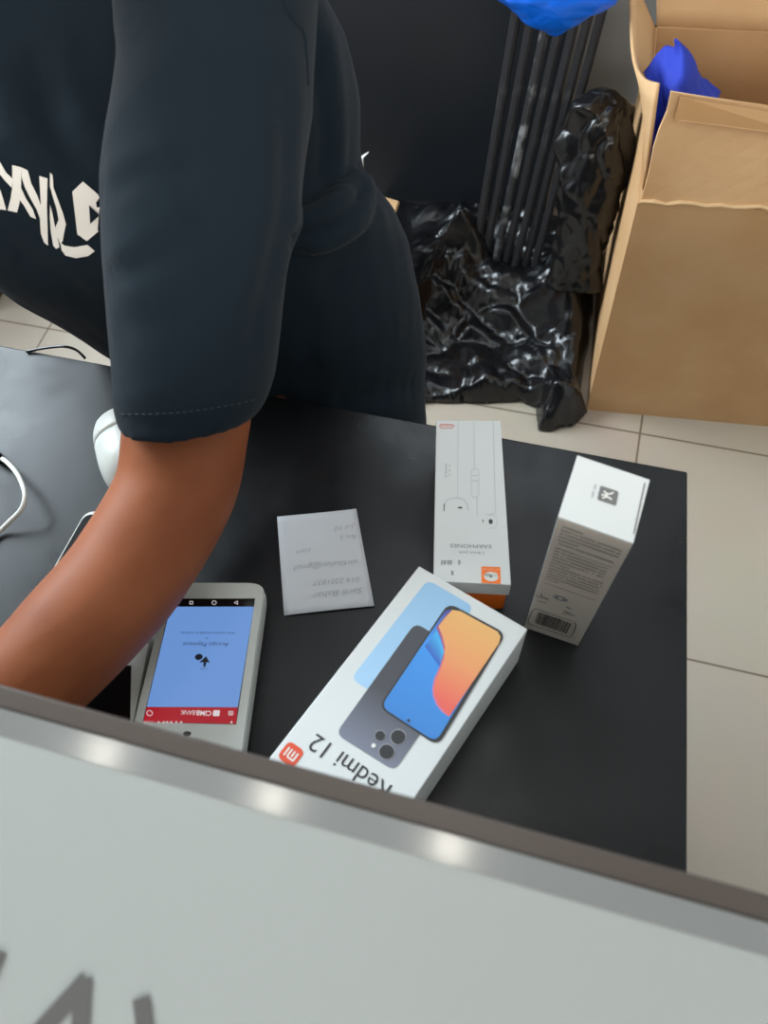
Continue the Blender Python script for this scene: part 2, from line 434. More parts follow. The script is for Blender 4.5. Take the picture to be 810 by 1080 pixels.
# lettering
Y5 = lambda x, y: (280+x/4.05, 760+y/4.05)
b = MB(); u2 = f.uv(*Y5(243, 70)); um = f.uv(*Y5(425, 190))
dv = Vector(((u2[0]-um[0])*f.W, (u2[1]-um[1])*f.H)).normalized()
pe = Vector((f.uv(*Y5(210, 68))[0]*f.W, f.uv(*Y5(246, 72))[1]*f.H)); ps = pe-Vector((1, 0))*.058
write(f, b, 'Redmi 12', (ps.x/f.W, ps.y/f.H), (pe.x/f.W, pe.y/f.H), hgt=.0118)
b.build('lettering', m_ink, t)
u = f.uv(307, 795.5); b = MB(); s_ = .0064
f.poly(b, [(p.x/f.W, p.y/f.H) for p in rounded([Vector((u[0]*f.W+i*s_, u[1]*f.H+j*s_)) for i, j in ((-1, -1), (1, -1), (1, 1), (-1, 1))], .004)], .0003)
lg = b.build('logo', m_red, t)
b = MB()
c0 = Vector((u[0]*f.W, u[1]*f.H)); q = lambda x, y: ((c0.x+x)/f.W, (c0.y+y)/f.H)
f.stroke(b, [q(-.0036, -.0026), q(-.0036, .0026), q(.0004, .0026), q(.0012, .0018), q(.0012, -.0026)], .0011, .0005)
f.stroke(b, [q(-.0012, -.0026), q(-.0012, .0008)], .0011, .0005); f.stroke(b, [q(.0034, -.0026), q(.0034, .0026)], .0011, .0005)
b.build('logo_mark', m_cardwhite, lg)

# ------------------------------------------------------------------ earphone box
EZ = TZ+.055
eq = [at(539, 617, EZ), at(457, 613, EZ), at(460, 443, EZ), at(528, 443.5, EZ)]   # text is read from behind the desk
t = thing('earphone_box', 'white earphone box with orange tray, tucked behind the phone box', 'box', ((eq[0]+eq[2])/2).to_tuple()[:2]+(TZ,))
b = MB(); b.hexa([p-Vector((0, 0, .0205)) for p in eq], eq); b.build('lid', m_boxwhite, t, bevel=.0006)
b = MB(); cen = sum(eq, Vector())/4; inn = [cen+(p-cen)*.972 for p in eq]
inn = rounded([Vector((p.x, p.y, TZ+.0003)) for p in inn], .005)
b.prism(inn, (0, 0, .036)); b.build('tray', m_orange, t, smooth=False)
f = Face(eq[0], eq[1], eq[2], eq[3], (0, 0, 1))
g4 = lambda x, y: f.uv(450+x/7.36, 435+y/7.36)
g5 = lambda x, y: f.uv(450+x/7.36, 535+y/7.36)
b = MB()
f.stroke(b, [g4(245, 52), g4(240, 665)], .0005); f.stroke(b, [g4(367, 55), g4(370, 440)], .0006); f.stroke(b, [g4(390, 650), g4(392, 800)], .0005)
f.stroke(b, [g4(515, 60), g4(535, 780), g5(480, 60)], .0006)
f.stroke(b, [g4(*p) for p in ((345, 455), (355, 440), (395, 440), (405, 455), (405, 640), (390, 660), (365, 660), (348, 640), (345, 455))], .0004)
for y in (490, 530): f.stroke(b, [g4(350, y), g4(400, y)], .0004)
b.build('printed_cables', m_inklight, t)
b = MB(); f.stroke(b, [g4(*p) for p in ((140, 735), (143, 700), (165, 675), (210, 664), (255, 664), (290, 680), (315, 715), (320, 760))], .0007)
f.stroke(b, [g5(*p) for p in ((455, 60), (490, 55), (535, 75), (550, 120), (530, 160), (490, 165))], .0004)
b.build('printed_earbud', m_inklight, t)
b = MB(); u = g4(260, 740); f.disc(b, *u, .0019, .0003, 16, .0007); u = g5(497, 112); f.disc(b, *u, .0016, .0003, 16, .0022)
f.stroke(b, [g4(135, 712), g4(134, 765)], .0007); f.stroke(b, [g5(437, 97), g5(437, 115)], .0007)
b.build('earbud_grille', m_ink, t)
b = MB(); write(f, b, 'EARPHONES', g5(500, 292), g5(182, 286), hgt=.0031); b.build('lettering', m_inkgrey, t)
b = MB(); write(f, b, '3.5mm Jack', g5(448, 347), g5(245, 343), hgt=.002)
b.build('jack_lettering', m_inkgrey, t); b = MB()
write(f, b, '3.5mm', g4(157, 505), g4(157, 400), hgt=.0018); write(f, b, 'x x x', g4(182, 500), g4(182, 405), hgt=.0013)
b.build('size_lettering', m_inkgrey, t); b = MB()
for x0 in (118, 140, 168, 186, 250): 
    f.stroke(b, [g5(x0, 415), g5(x0, 447)], .0010); f.stroke(b, [g5(x0-6, 432), g5(x0+16, 432)], .0005); f.stroke(b, [g5(x0-4, 418), g5(x0+14, 418)], .0005)
f.stroke(b, [g5(198, 498), g5(200, 522)], .0018)
b.build('small_print', m_inkgrey, t)
b = MB(); cp = [g4(*p) for p in ((112, 92), (198, 92), (212, 106), (198, 122), (112, 122), (98, 106))]
f.stroke(b, cp+[cp[0]], .0006); write(f, b, 'GENUINE', g4(200, 98), g4(110, 98), hgt=.0016); b.build('badge', m_pink, t)
b = MB(); f.poly(b, [g5(*p) for p in ((425, 460), (572, 466), (575, 596), (426, 588))], .0003); lg = b.build('logo', m_orange, t)
b = MB(); u = g5(500, 540); f.disc(b, *u, .0052, .0005, 20, .0038); u = g5(470, 525); f.disc(b, *u, .0018, .0005); u = g5(530, 525); f.disc(b, *u, .0018, .0005)
write(f, b, 'original', g5(560, 482), g5(440, 478), hgt=.0010); b.build('logo_mark', m_cardwhite, lg)
b = MB(); u = g5(498, 538); f.disc(b, *u, .0011, .0007); b.build('logo_dot', m_inkmid, lg)

# ------------------------------------------------------------------ tall box
bl, br_ = at(553, 662, TZ+.0003), at(609.5, 681, TZ+.0003)
def hsolve(base, py):
    best = min((abs(proj(base+Vector((0, 0, h*.0005)))[1]-py), h*.0005) for h in range(60, 600)); return best[1]
hh = (hsolve(bl, 545)+hsolve(br_, 573))/2
HZ = TZ+hh
tn, tr, tbk, tl = at(588.5, 545, HZ), at(668, 573, HZ), at(683, 501, HZ), at(609, 480, HZ)
_n = (br_-bl).cross(tn-bl); _r = Vector(ray(668, 573)); _o = Vector(POS); tr = _o+_r*((bl-_o).dot(_n)/_r.dot(_n))
bb_ = [bl, br_, br_+(tbk-tr), bl+(tl-tn)]
t = thing('gadget_box', 'tall white box standing upright with printed text and barcode on its side', 'box', ((bl+br_)/2+(tl-tn)/2).to_tuple()[:2]+(TZ,))
tbk = tl+(tr-tn)
b = MB(); b.hexa(bb_, [tn, tr, tbk, tl]); b.build('box_body', m_boxwhite, t, bevel=.0003)
f = Face(bl, br_, tr, tn, (0, -1, 0))
b = MB(); f.poly(b, [(.012, .006), (.99, .006), (.99, .992), (.012, .992)], .0003); fr = b.build('printed_side', m_shadecard, t)
b = MB(); rnd = random.Random(3)
k6 = lambda x, y: f.uv(540+x/5.786, 570+y/5.786)
k2 = lambda x, y: f.uv(550+x/5.4, 470+y/5.4)
lines = []
ys = [.945, .918, .900, .882, .864, .846, .828, None, .790, .772, .754, .736, .716, .698, .680, .655, .637, .619, .601, .583, .565, .547]
wid = [.30, .84, .84, .82, .30, .75, None, None, .28, .80, .80, .30, .80, .76, .78, .82, .82, .80, .80, .82, .80, .22]
y = .95; seq = [.30, .86, .86, .86, .30, .84, 0, .26, .84, .84, .84, .82, .30, .84, .84, .84, .84, .84, .22]
for L in seq:
    if not L: y -= .012; continue
    x = .09
    while x < .09+L*.94:
        if rnd.random() < .9:
            wch = .018; hc = .0085
            for _ in range(2):
                xx = x+rnd.random()*.008; f.poly(b, [(xx, y), (xx+.008, y), (xx+.008, y+hc), (xx, y+hc)], .0005)
            f.poly(b, [(x, y+.002), (x+wch, y+.002), (x+wch, y+.0045), (x, y+.0045)], .0005)
        x += .026
    y -= .0235
b.build('text_lines', m_inkmid, fr)
for yy in (.80, .505):
    b = MB(); f.stroke(b, [(.09, yy), (.9, yy)], .0003, .0005); b.build('divider_line', m_inkmid, fr)
b = MB()
rc = [Vector(p) for p in (k6(133, 408), k6(398, 500), k6(362, 590), k6(92, 500))]
rr = rounded(rc, .06)
f.stroke(b, [tuple(p) for p in rr]+[tuple(rr[0])], .0005, .0005)
b.build('barcode_frame', m_ink, fr); b = MB()
a0, a1 = Vector(k6(150, 428)), Vector(k6(372, 505)); c0, c1 = Vector(k6(128, 495)), Vector(k6(338, 568))
k = 0.06
while k < .96:
    wdt = rnd.choice((.008, .012, .02, .028)); p, q, r_, s_ = a0.lerp(a1, k), a0.lerp(a1, k+wdt), c0.lerp(c1, k+wdt), c0.lerp(c1, k)
    f.poly(b, [tuple(p), tuple(q), tuple(r_), tuple(s_)], .0005); k += wdt+rnd.choice((.008, .014, .022))
b.build('barcode', m_ink, fr)
b = MB(); f.stroke(b, [k6(*p) for p in ((150, 330), (165, 345), (180, 340), (178, 318), (186, 348), (200, 345), (205, 355), (215, 350), (222, 360))], .0006, .0005)
f.stroke(b, [k6(155, 362), k6(210, 380)], .0005, .0005)
f.stroke(b, [k6(337, 405), k6(356, 412)], .0016, .0005)
for i in range(3): f.stroke(b, [k6(318+i*2-6*i, 425+i*9), k6(350+20*i, 440+i*9)], .0006, .0005)
b.build('signature', m_inkmid, fr)
b = MB(); u = k6(297, 350)
for r, h, mm in ((.0052, .0005, m_inkgrey), (.0034, .0006, m_inkmid), (.0016, .0007, m_cardwhite)):
    b = MB(); f.disc(b, *u, r, h, 24, r*.75); b.build('seal', mm, fr)
f = Face(tn, tr, tbk, tl, (0, 0, 1)); g = lambda x, y: f.uv(550+x/5.4, 470+y/5.4)
b = MB(); f.poly(b, [tuple(p) for p in rounded([Vector(g(*p)) for p in ((449, 228), (553, 263), (538, 345), (430, 308))], .03)], .0003); lg = b.build('logo', m_inkmid, t)
b = MB()
f.stroke(b, [g(*p) for p in ((470, 262), (482, 274), (500, 278), (521, 270))], .0010, .0005)
f.stroke(b, [g(*p) for p in ((462, 300), (482, 292), (498, 298), (511, 308))], .0010, .0005)
f.stroke(b, [g(*p) for p in ((486, 274), (484, 292))], .0010, .0005); f.stroke(b, [g(*p) for p in ((458, 282), (484, 284))], .0010, .0005)
b.build('logo_mark', m_cardwhite, lg)
b = MB(); write(f, b, 'xxx', g(408, 300), g(416, 262), hgt=.0022); write(f, b, 'xxx', g(420, 254), g(430, 226), hgt=.0022); b.build('small_print', m_inkgrey, t)
b = MB(); f.stroke(b, [g(702, 215), g(640, 500)], .0008, .0002); b.build('flap_slit', m_inkmid, t)

# ------------------------------------------------------------------ note
pq = [at(*p, TZ) for p in ((300, 650), (395, 640), (376, 538), (293, 547))]
def note_pt(u, v):
    a, bq, c, d = pq
    p = a*(1-u)*(1-v)+bq*u*(1-v)+c*u*v+d*(1-u)*v
    p.z = TZ+.0012+.0011*math.sin(3.1*u+2*v)+.0015*abs(v-.33)*2*(.5+.5*u)+.002*max(0, v-.8)
    return p
b = MB(); n = 14; vs = [note_pt(i/n, j/n) for j in range(n+1) for i in range(n+1)]
fs = [[j*(n+1)+i, j*(n+1)+i+1, (j+1)*(n+1)+i+1, (j+1)*(n+1)+i] for j in range(n) for i in range(n)]
b.add(vs, fs)
no = b.build('paper_note', m_paper, smooth=True)
sm = no.modifiers.new('thick', 'SOLIDIFY'); sm.thickness = .0002
tag(no, 'small white paper note with faint handwriting on the black desk', 'note')
f = Face(pq[1], pq[0], pq[3], pq[2], (0, 0, 1))
b = MB(); nz = lambda x, y: f.uv(285+x/6.75, 530+y/6.75)
for s_, p, q, hg in (('Sarfi Bahar', (655, 612), (300, 655), .0052), ('014 2201837', (632, 535), (305, 568), .0045), ('sarfibahar@gmail', (620, 410), (165, 462), .0050), ('com', (290, 335), (185, 352), .0045), ('Rm 5', (612, 232), (495, 240), .0045), ('Jul 10', (605, 160), (455, 182), .004)):
    write(f, b, s_, nz(*p), nz(*q), hgt=hg, h=0, shear=.3, offset=-.012)
b2 = MB()
for vv in b.v:
    uu = f.inv(vv); nv = note_pt(1-uu[0], uu[1]); b2.v.append(nv+Vector((0, 0, .0004)))
b2.f = b.f; b2.build('handwriting', m_pencil, no)

# ------------------------------------------------------------------ card terminal
PZ = TZ+.024
tq = [at(*p, PZ) for p in ((254, 797), (134, 792), (178, 614.5), (279, 615))]   # read from behind the desk: right-near first
t = thing('card_terminal', 'white card payment terminal with blue screen and red header', 'card terminal', (sum(tq, Vector())/4).to_tuple()[:2]+(TZ,))
rq = rounded(tq, [.006, .006, .012, .012])
cen = sum(tq, Vector())/4
b = MB()
low = [Vector((cen.x+(p.x-cen.x)*.96, cen.y+(p.y-cen.y)*.97, TZ+.0003)) for p in rq]
mid = [Vector((cen.x+(p.x-cen.x)*1.01, cen.y+(p.y-cen.y)*1.005, TZ+.011)) for p in rq]
mid2 = [Vector((cen.x+(p.x-cen.x)*1.01, cen.y+(p.y-cen.y)*1.005, TZ+.017)) for p in rq]
top = [Vector((p.x, p.y, PZ)) for p in rq]
b.rings([low, mid, mid2]); b.build('lower_shell', m_devgrey, t)
b = MB(); b.rings([[p+Vector((0, 0, .0012)) for p in mid2], [cen+(p-cen)*1.015-Vector((0, 0, .003)) for p in top], top]); b.build('upper_shell', m_devwhite, t)
b = MB(); b.hexa([cen+(p-cen)*.99-Vector((0, 0, .009)) for p in top], [cen+(p-cen)*.99-Vector((0, 0, .004)) for p in top]); b.build('seam', m_inkmid, t)
f = Face(tq[0], tq[1], tq[2], tq[3], (0, 0, 1))
z5 = lambda x, y: f.uv(130+x/4.765, 600+y/4.765)
def em(name, c, s): return mat(name, (.01, .01, .01), .2, .25, emit=(c, s))
m_scr = em('screen_blue', srgb(112, 156, 222), .85); m_scrred = em('screen_red', srgb(178, 16, 34), .8); m_scrw = em('screen_white', srgb(235, 225, 228), .8)
m_scrk = em('screen_dark', srgb(24, 30, 44), .4); m_scrtxt = em('screen_text', srgb(60, 70, 110), .7)
b = MB(); f.poly(b, [z5(*p) for p in ((568, 782), (98, 770), (246, 150), (663, 149))], .0003); sc = b.build('screen', m_devblack, t)
b = MB(); f.poly(b, [z5(*p) for p in ((576, 696), (119, 694), (239, 191), (657, 191))], .0005); b.build('blue_area', m_scr, sc)
b = MB(); f.poly(b, [z5(*p) for p in ((568, 780), (101, 770), (119, 695), (576, 697))], .0005); b.build('red_header', m_scrred, sc)
b = MB(); write(f, b, 'CIMB', z5(446, 716), z5(370, 713), hgt=.0036, h=.0008, offset=.02); write(f, b, 'BANK', z5(364, 713), z5(292, 711), hgt=.0034, h=.0008)
f.poly(b, [z5(*p) for p in ((487, 712), (455, 711), (451, 740), (483, 741))], .0007)
b.build('bank_lettering', m_scrw, sc); b = MB()
for yy in (718, 726, 734): f.stroke(b, [z5(553, yy), z5(530, yy)], .0006, .0007)
rg = [z5(134+14*math.cos(a*math.pi/6), 726+13*math.sin(a*math.pi/6)) for a in range(12)]
f.stroke(b, rg+[rg[0]], .0005, .0007)
b.build('header_icons', m_scrw, sc); b = MB()
write(f, b, '11:34', z5(150, 766), z5(105, 764), hgt=.0024, h=.0008)
for x in (180, 205, 222, 242, 268, 293, 545): u = z5(x, 772); f.disc(b, *u, .0008, .0008, 10)
b.build('status_bar', m_scrw, sc); b = MB()
for x, k in ((343, 4), (458, 12), (570, 3)):
    rg = [z5(x+11*math.cos((a+.5)*2*math.pi/k), 171+9*math.sin((a+.5)*2*math.pi/k)) for a in range(k)]
    f.stroke(b, rg+[rg[0]], .0004, .0007)
b.build('navigation_symbols', m_scrw, sc)
b = MB(); write(f, b, 'Accept Payment', z5(532, 372), z5(302, 370), hgt=.0034, h=.0008)
write(f, b, 'or', z5(427, 347), z5(412, 347), hgt=.0016, h=.0008); write(f, b, 'enter amount manually to continue', z5(562, 320), z5(292, 318), hgt=.0019, h=.0008)
b.build('screen_lettering', m_scrtxt, sc)
b = MB(); f.poly(b, [z5(*p) for p in ((382, 472), (418, 440), (436, 472), (420, 470), (412, 496), (404, 494), (404, 470))], .0008)
u = z5(381, 444); f.disc(b, *u, .0031, .0008, 16, .0024)
for x in (394, 406, 420): f.stroke(b, [z5(x, 500), z5(x-1, 507)], .0004, .0008)
b.build('hand_symbol', m_scrk, sc)
b = MB(); u = z5(322, 828); f.disc(b, *u, .0030, .0003, 16, .0018); b.build('front_camera', m_devblack, t)

# ------------------------------------------------------------------ white-framed device under the forearm, phone, mouse, cables
DZ = TZ+.020
dq = [at(*p, DZ) for p in ((140, 764), (60, 767), (98, 662), (160, 660))]
t = thing('card_reader', 'white device with a black screen, between forearm and card terminal', 'card reader', (sum(dq, Vector())/4).to_tuple()[:2]+(TZ,))
b = MB(); b.prism([p-Vector((0, 0, DZ-TZ-.0003)) for p in rounded(dq, .005)], (0, 0, DZ-TZ-.0003)); b.build('casing', m_devwhite, t, bevel=0)
f = Face(dq[0], dq[1], dq[2], dq[3], (0, 0, 1))
b = MB(); f.pix(b, [(137.5, 762), (60, 762), (88, 702.5), (138.5, 702)], .0004); b.build('screen', m_devblack, t)
t = thing('smartphone', 'black smartphone with white rim, mostly covered by the forearm', 'phone', at(75, 610, TZ).to_tuple())
HZ2 = TZ+.008
hq = [at(*p, HZ2) for p in ((-8, 712), (90, 540), (150, 536), (75, 712))]
b = MB(); b.prism([p-Vector((0, 0, .0077)) for p in rounded(hq, .007)], (0, 0, .0075)); b.build('rim', m_devwhite, t)
ce = sum(hq, Vector())/4; b = MB(); b.prism([ce+(p-ce)*.955-Vector((0, 0, .0004)) for p in rounded(hq, .006)], (0, 0, .0009)); b.build('screen', m_devblack, t)

mo = at(128, 470, TZ); t = thing('computer_mouse', 'white computer mouse on the pale end of the desk by the sleeve', 'mouse', mo.to_tuple())
ax = (at(140, 545, TZ)-at(104, 425, TZ)); ax.z = 0; ax.normalize(); sd = Vector((-ax.y, ax.x, 0))
a0 = at(112, 432, TZ+.015); mc = Vector((a0.x, a0.y, TZ))+ax*.046+sd*.009
def mouse_ring(s, flat=1):
    L_ = .052; x = -L_+2*L_*s; k = max(0, 1-abs(2*s-1)**3.2)**.5; wv = .030*k*(.92+.16*s); h = .034*(k**.9)*(1-.35*(1-s)); out = []
    for i in range(20):
        a = 2*math.pi*i/20; z = math.sin(a); zz = TZ+.0005+(.008+h*z if z > 0 else .008+.007*z)*max(k, .15)
        out.append(mc+ax*x+sd*(wv*math.cos(a))+Vector((0, 0, zz-TZ)))
    return out
b = MB(); b.rings([mouse_ring(s) for s in np.linspace(.42, .995, 12)]); b.build('shell', m_devwhite, t, smooth=True)
b = MB(); b.rings([mouse_ring(s) for s in np.linspace(.005, .405, 9)]); b.build('buttons', m_devgrey, t, smooth=True)
b = MB(); rgs = mouse_ring(.41); b.rings([[mc+(p-mc)*.97 for p in mouse_ring(.40)], [mc+(p-mc)*.97 for p in mouse_ring(.425)]]); b.build('seam', m_inkmid, t)

def spline(pts, n=8):
    pts = [Vector(p) for p in pts]; out = []
    for i in range(len(pts)-1):
        p0, p1, p2, p3 = pts[max(i-1, 0)], pts[i], pts[i+1], pts[min(i+2, len(pts)-1)]
        for k in range(n):
            s = k/n; out.append(.5*((2*p1)+(p2-p0)*s+(2*p0-5*p1+4*p2-p3)*s*s+(3*p1-p0-3*p2+p3)*s**3))
    out.append(pts[-1]); return out
cz = TZ+.012
t = thing('charging_cable', 'white charging cable looping in from the left over the desk', 'cable', at(10, 520, TZ).to_tuple())
b = MB(); b.tube(spline([at(*p, z) for p, z in (((-6, 482), TZ+.006), ((4, 485), TZ+.010), ((17, 498), TZ+.018), ((25, 515), TZ+.022), ((26, 527), TZ+.022), ((21, 539), TZ+.018), ((8, 552), TZ+.010), ((-6, 566), TZ+.003), ((-50, 610), TZ+.0025), ((-120, 660), TZ+.0025))]), .0021); b.build('cord', m_cable, t, smooth=True)
b = MB(); b.tube([at(-26, 462, TZ+.006), at(-12, 474, TZ+.006), at(2, 485.5, TZ+.008)], [.0055, .0055, .0035], 12); b.build('plug', m_devblack, t, smooth=True)
b = MB(); b.tube(spline([at(28, 371, TZ+.0016), at(45, 367.5, TZ+.004), at(66, 365.5, TZ+.008), at(80, 369, TZ+.006), at(90, 378, TZ+.0016)]), .0014, 8)
tag(b.build('power_cord', m_devblack, smooth=True), 'thin black cord arched over the far edge of the desk', 'cord')

# ------------------------------------------------------------------ big carton
t = thing('cardboard_carton', 'large open brown cardboard carton standing on the tiles at right', 'box', (.28, 1.2, 0))
xl, xr, yf, yb, zf = .075, .62, .985, 1.40, .50
fl_ = at_y(620, 432, yf); fT = at_y(672.5, 214, yf+.01)
yf2 = yf+.028
th = .006
def slab(name, pts, nrm, m=m_card, par=None, cuts=0):
    b = MB(); n_ = Vector(nrm)*th; b.hexa([Vector(p) for p in pts], [Vector(p)+n_ for p in pts]); return b.build(name, m, par or t)
frb, frr = Vector((.078, .985, 0)), Vector((.62, 1.04, 0))
ztop = at_y(672.5, 214, .985).z
ftl = at_y(672.5, 214, .985); ftr = Vector((.62, 1.04, ztop))
slab('front_panel', [frb, frr, ftr, ftl], (0, 1, 0))
bkl, bkr = Vector((.045, 1.43, 0)), Vector((.60, 1.47, 0))
slab('back_panel', [bkl, bkr, bkr+Vector((0, 0, ztop)), bkl+Vector((0, 0, ztop))], (0, -1, 0))
slab('side_panel', [frb+Vector((0, .006, 0)), bkl, bkl+Vector((0, 0, ztop)), ftl+Vector((0, .006, 0))], (1, 0, 0))
slab('side_panel', [frr+Vector((0, .006, 0)), bkr, bkr+Vector((0, 0, ztop)), ftr+Vector((0, .006, 0))], (-1, 0, 0))
b = MB(); b.hexa([frb, frr, bkr, bkl], [p+Vector((0, 0, .006)) for p in (frb, frr, bkr, bkl)]); b.build('bottom_panel', m_card, t)
# front flap stands up, leaning slightly in
fa, fb_ = ftl+Vector((.004, .002, .003)), ftr+Vector((0, .002, .003))
fc_ = at_y(707, 96, 1.02); fd = at_y(812, 113, 1.055); fd = fc_+(fd-fc_)*3.4
fb_ = fa+(fb_-fa)*1.0
FW = 14; pts = []
b = MB(); vs = []
for j in range(7):
    for i in range(FW+1):
        s = i/FW; v = j/6
        lo = fa.lerp(fb_, s); hi = fc_.lerp(fd, s); p = lo.lerp(hi, v); p.y += .004*math.sin(3*s)*v+.0025*math.sin(9*s+4*v)*v
        if i == 0: p.x += .004*math.sin(v*9)*v
        vs.append(p)
b.add(vs, [[j*(FW+1)+i, j*(FW+1)+i+1, (j+1)*(FW+1)+i+1, (j+1)*(FW+1)+i] for j in range(6) for i in range(FW)])
o = b.build('front_flap', m_card, t); sm = o.modifiers.new('s', 'SOLIDIFY'); sm.thickness = .005; sm.offset = -1
b = MB(); b.tube([fa.lerp(fb_, s/30)+Vector((0, -.0015, .002*math.sin(s*2.3)+.001*math.sin(s*5))) for s in range(31)], [.0024+.0012*abs(math.sin(s*1.7)) for s in range(31)], 6); b.build('torn_fold', m_cardedge, t)
# tape across the flap's upper edge
b = MB()
ta = [fc_.lerp(fd, s)+Vector((0, -.0075, 0)) for s in (.03, .42)]; tb_ = [fa.lerp(fc_, .80).lerp(fb_.lerp(fd, .80), s)+Vector((0, -.0075, 0)) for s in (.03, .42)]
b.hexa([tb_[0], tb_[1], ta[1], ta[0]], [p+Vector((0, -.0006, 0)) for p in (tb_[0], tb_[1], ta[1], ta[0])]); b.build('packing_tape', m_tape, t)
# left flap: upright, bowed outward
def curve_flap(name, low, hi, m=m_card, n=16):
    b = MB(); vs = []; L0 = spline(low, 8); L1 = spline(hi, 8); N = len(L0)
    for j in range(6):
        for i in range(N): vs.append(L0[i].lerp(L1[i], j/5))
    b.add(vs, [[j*N+i, j*N+i+1, (j+1)*N+i+1, (j+1)*N+i] for j in range(5) for i in range(N-1)])
    o = b.build(name, m, t, smooth=True); sm = o.modifiers.new('s', 'SOLIDIFY'); sm.thickness = .005; sm.offset = 0; return o
curve_flap('side_flap', [ftl+Vector((.006, .03, 0)), Vector((.066, 1.12, ztop)), Vector((.056, 1.27, ztop)), Vector((.047, 1.42, ztop))],
           [at_y(694, 88, 1.02), at_y(676, 80, 1.10), at_y(667, 52, 1.2), at_y(664, -30, 1.38)])
curve_flap('back_flap', [bkl+Vector((.004, 0, ztop)), Vector((.22, 1.44, ztop)), Vector((.42, 1.455, ztop)), bkr+Vector((0, 0, ztop))],
           [at_y(693, -70, 1.50), at_y(760, -70, 1.51), at_y(850, -60, 1.52), at_y(950, -50, 1.53)])
b = MB(); ns_ = [(at_y(671, 216, .982)), at_y(672, 226, .982)]
# blue fabric inside
def sheet(name, m, pts_grid, thick, label, cat, amp=.006, sub=3):
    rows = len(pts_grid); cols = len(pts_grid[0]); b = MB()
    rws = [spline(r, 6) for r in pts_grid]; N = len(rws[0]); full = []
    cl = [spline([rws[j][i] for j in range(rows)], 6) for i in range(N)]
    K = len(cl[0]); vs = []
    for j in range(K):
        for i in range(N):
            p = cl[i][j].copy(); d = noise.turbulence_vector(p*22, 2, False)*amp; vs.append(p+d)
    b.add(vs, [[j*N+i, j*N+i+1, (j+1)*N+i+1, (j+1)*N+i] for j in range(K-1) for i in range(N-1)])
    o = b.build(name, m, smooth=True); s = o.modifiers.new('s', 'SOLIDIFY'); s.thickness = thick
    return tag(o, label, cat)
P = at_y
sheet('blue_cloth_bag', m_fabric, [[P(683, 72, 1.20), P(697, 56, 1.21), P(703, 48, 1.21), P(711, 52, 1.20), P(716, 44, 1.19), P(735, 68, 1.21), P(756, 96, 1.23)],
                     [P(686, 84, 1.17), P(697, 78, 1.19), P(704, 80, 1.17), P(709, 84, 1.16), P(722, 78, 1.16), P(738, 92, 1.17), P(757, 110, 1.18)],
                     [P(690, 110, 1.12), P(700, 112, 1.15), P(706, 116, 1.12), P(710, 120, 1.11), P(722, 120, 1.12), P(738, 130, 1.12), P(757, 140, 1.12)],
                     [P(688, 150, 1.09), P(696, 150, 1.12), P(702, 152, 1.09), P(708, 156, 1.08), P(720, 156, 1.09), P(736, 160, 1.09), P(757, 170, 1.09)],
                     [P(684, 205, 1.07), P(692, 205, 1.10), P(700, 205, 1.07), P(706, 205, 1.06), P(720, 206, 1.07), P(736, 210, 1.07), P(757, 215, 1.07)]],
      .003, 'crumpled royal blue cloth bag sticking out of the open carton', 'bag', .010)

# ------------------------------------------------------------------ black panel against the wall
t = thing('black_board', 'large matte black panel leaning against the back wall behind the person', 'panel', (-.62, 1.52, 0))
b = MB(); b.hexa([(-1.05, 1.51, 0), (-.10, 1.51, 0), (-.10, 1.535, 0), (-1.05, 1.535, 0)], [(-1.05, 1.592, 1.95), (-.10, 1.592, 1.95), (-.10, 1.617, 1.95), (-1.05, 1.617, 1.95)])
b.build('board', m_panel, t, bevel=.002)

# ------------------------------------------------------------------ rods
names = ['leftmost', 'second from the left', 'third from left, mottled whitish', 'fourth from the left', 'fifth from the left', 'sixth from the left', 'rightmost']
m_palerod = mat('mottled_black_rod', (.035, .035, .038), .45, .5, var=(26, (.42, .42, .42, 1), .50, .72))  # pale grey noise patches over the black
tops = [545, 562, 579, 594, 609, 622, 635]; bots = [493, 503, 514, 524, 534, 544, 554]
for i in range(7):
    p0 = at_y(bots[i], 318, 1.245+.006*(i % 2)); p1 = at_y(tops[i], 12, 1.375)
    d = (p1-p0).normalized(); p0 = p0-d*((p0.z-.012)/d.z)
    top_ = p0+d*((1.10+.03*((i*3) % 4))/d.z)
    nrm = Vector((0, -1, 0)); nrm = (nrm-d*nrm.dot(d)).normalized(); sdv = d.cross(nrm).normalized()
    t = thing('metal_rod', 'long black metal rod leaning on the wall, %s of the bundle' % names[i], 'rod', (p0.x, p0.y, 0), 'black rods leaning in the corner')
    def prof(p, w0, w1, d0, d1): return [p+sdv*w0+nrm*d0, p+sdv*w1+nrm*d0, p+sdv*w1+nrm*d1, p+sdv*w0+nrm*d1]
    b = MB(); b.hexa(prof(p0, -.0080, .0080, -.012, .010), prof(top_, -.0080, .0080, -.012, .010)); b.build('profile', m_palerod if i == 2 else m_rod, t, bevel=.001)
    b = MB(); b.hexa(prof(p0, -.0035, .0035, .010, .0125), prof(top_, -.0035, .0035, .010, .0125)); b.build('rib', m_palerod if i == 2 else m_rod, t, bevel=.0005)
    b = MB(); b.hexa(prof(top_, -.0084, .0084, -.0125, .013), prof(top_+d*.006, -.0084, .0084, -.0125, .013)); b.build('end_cap', m_blackmetal, t)

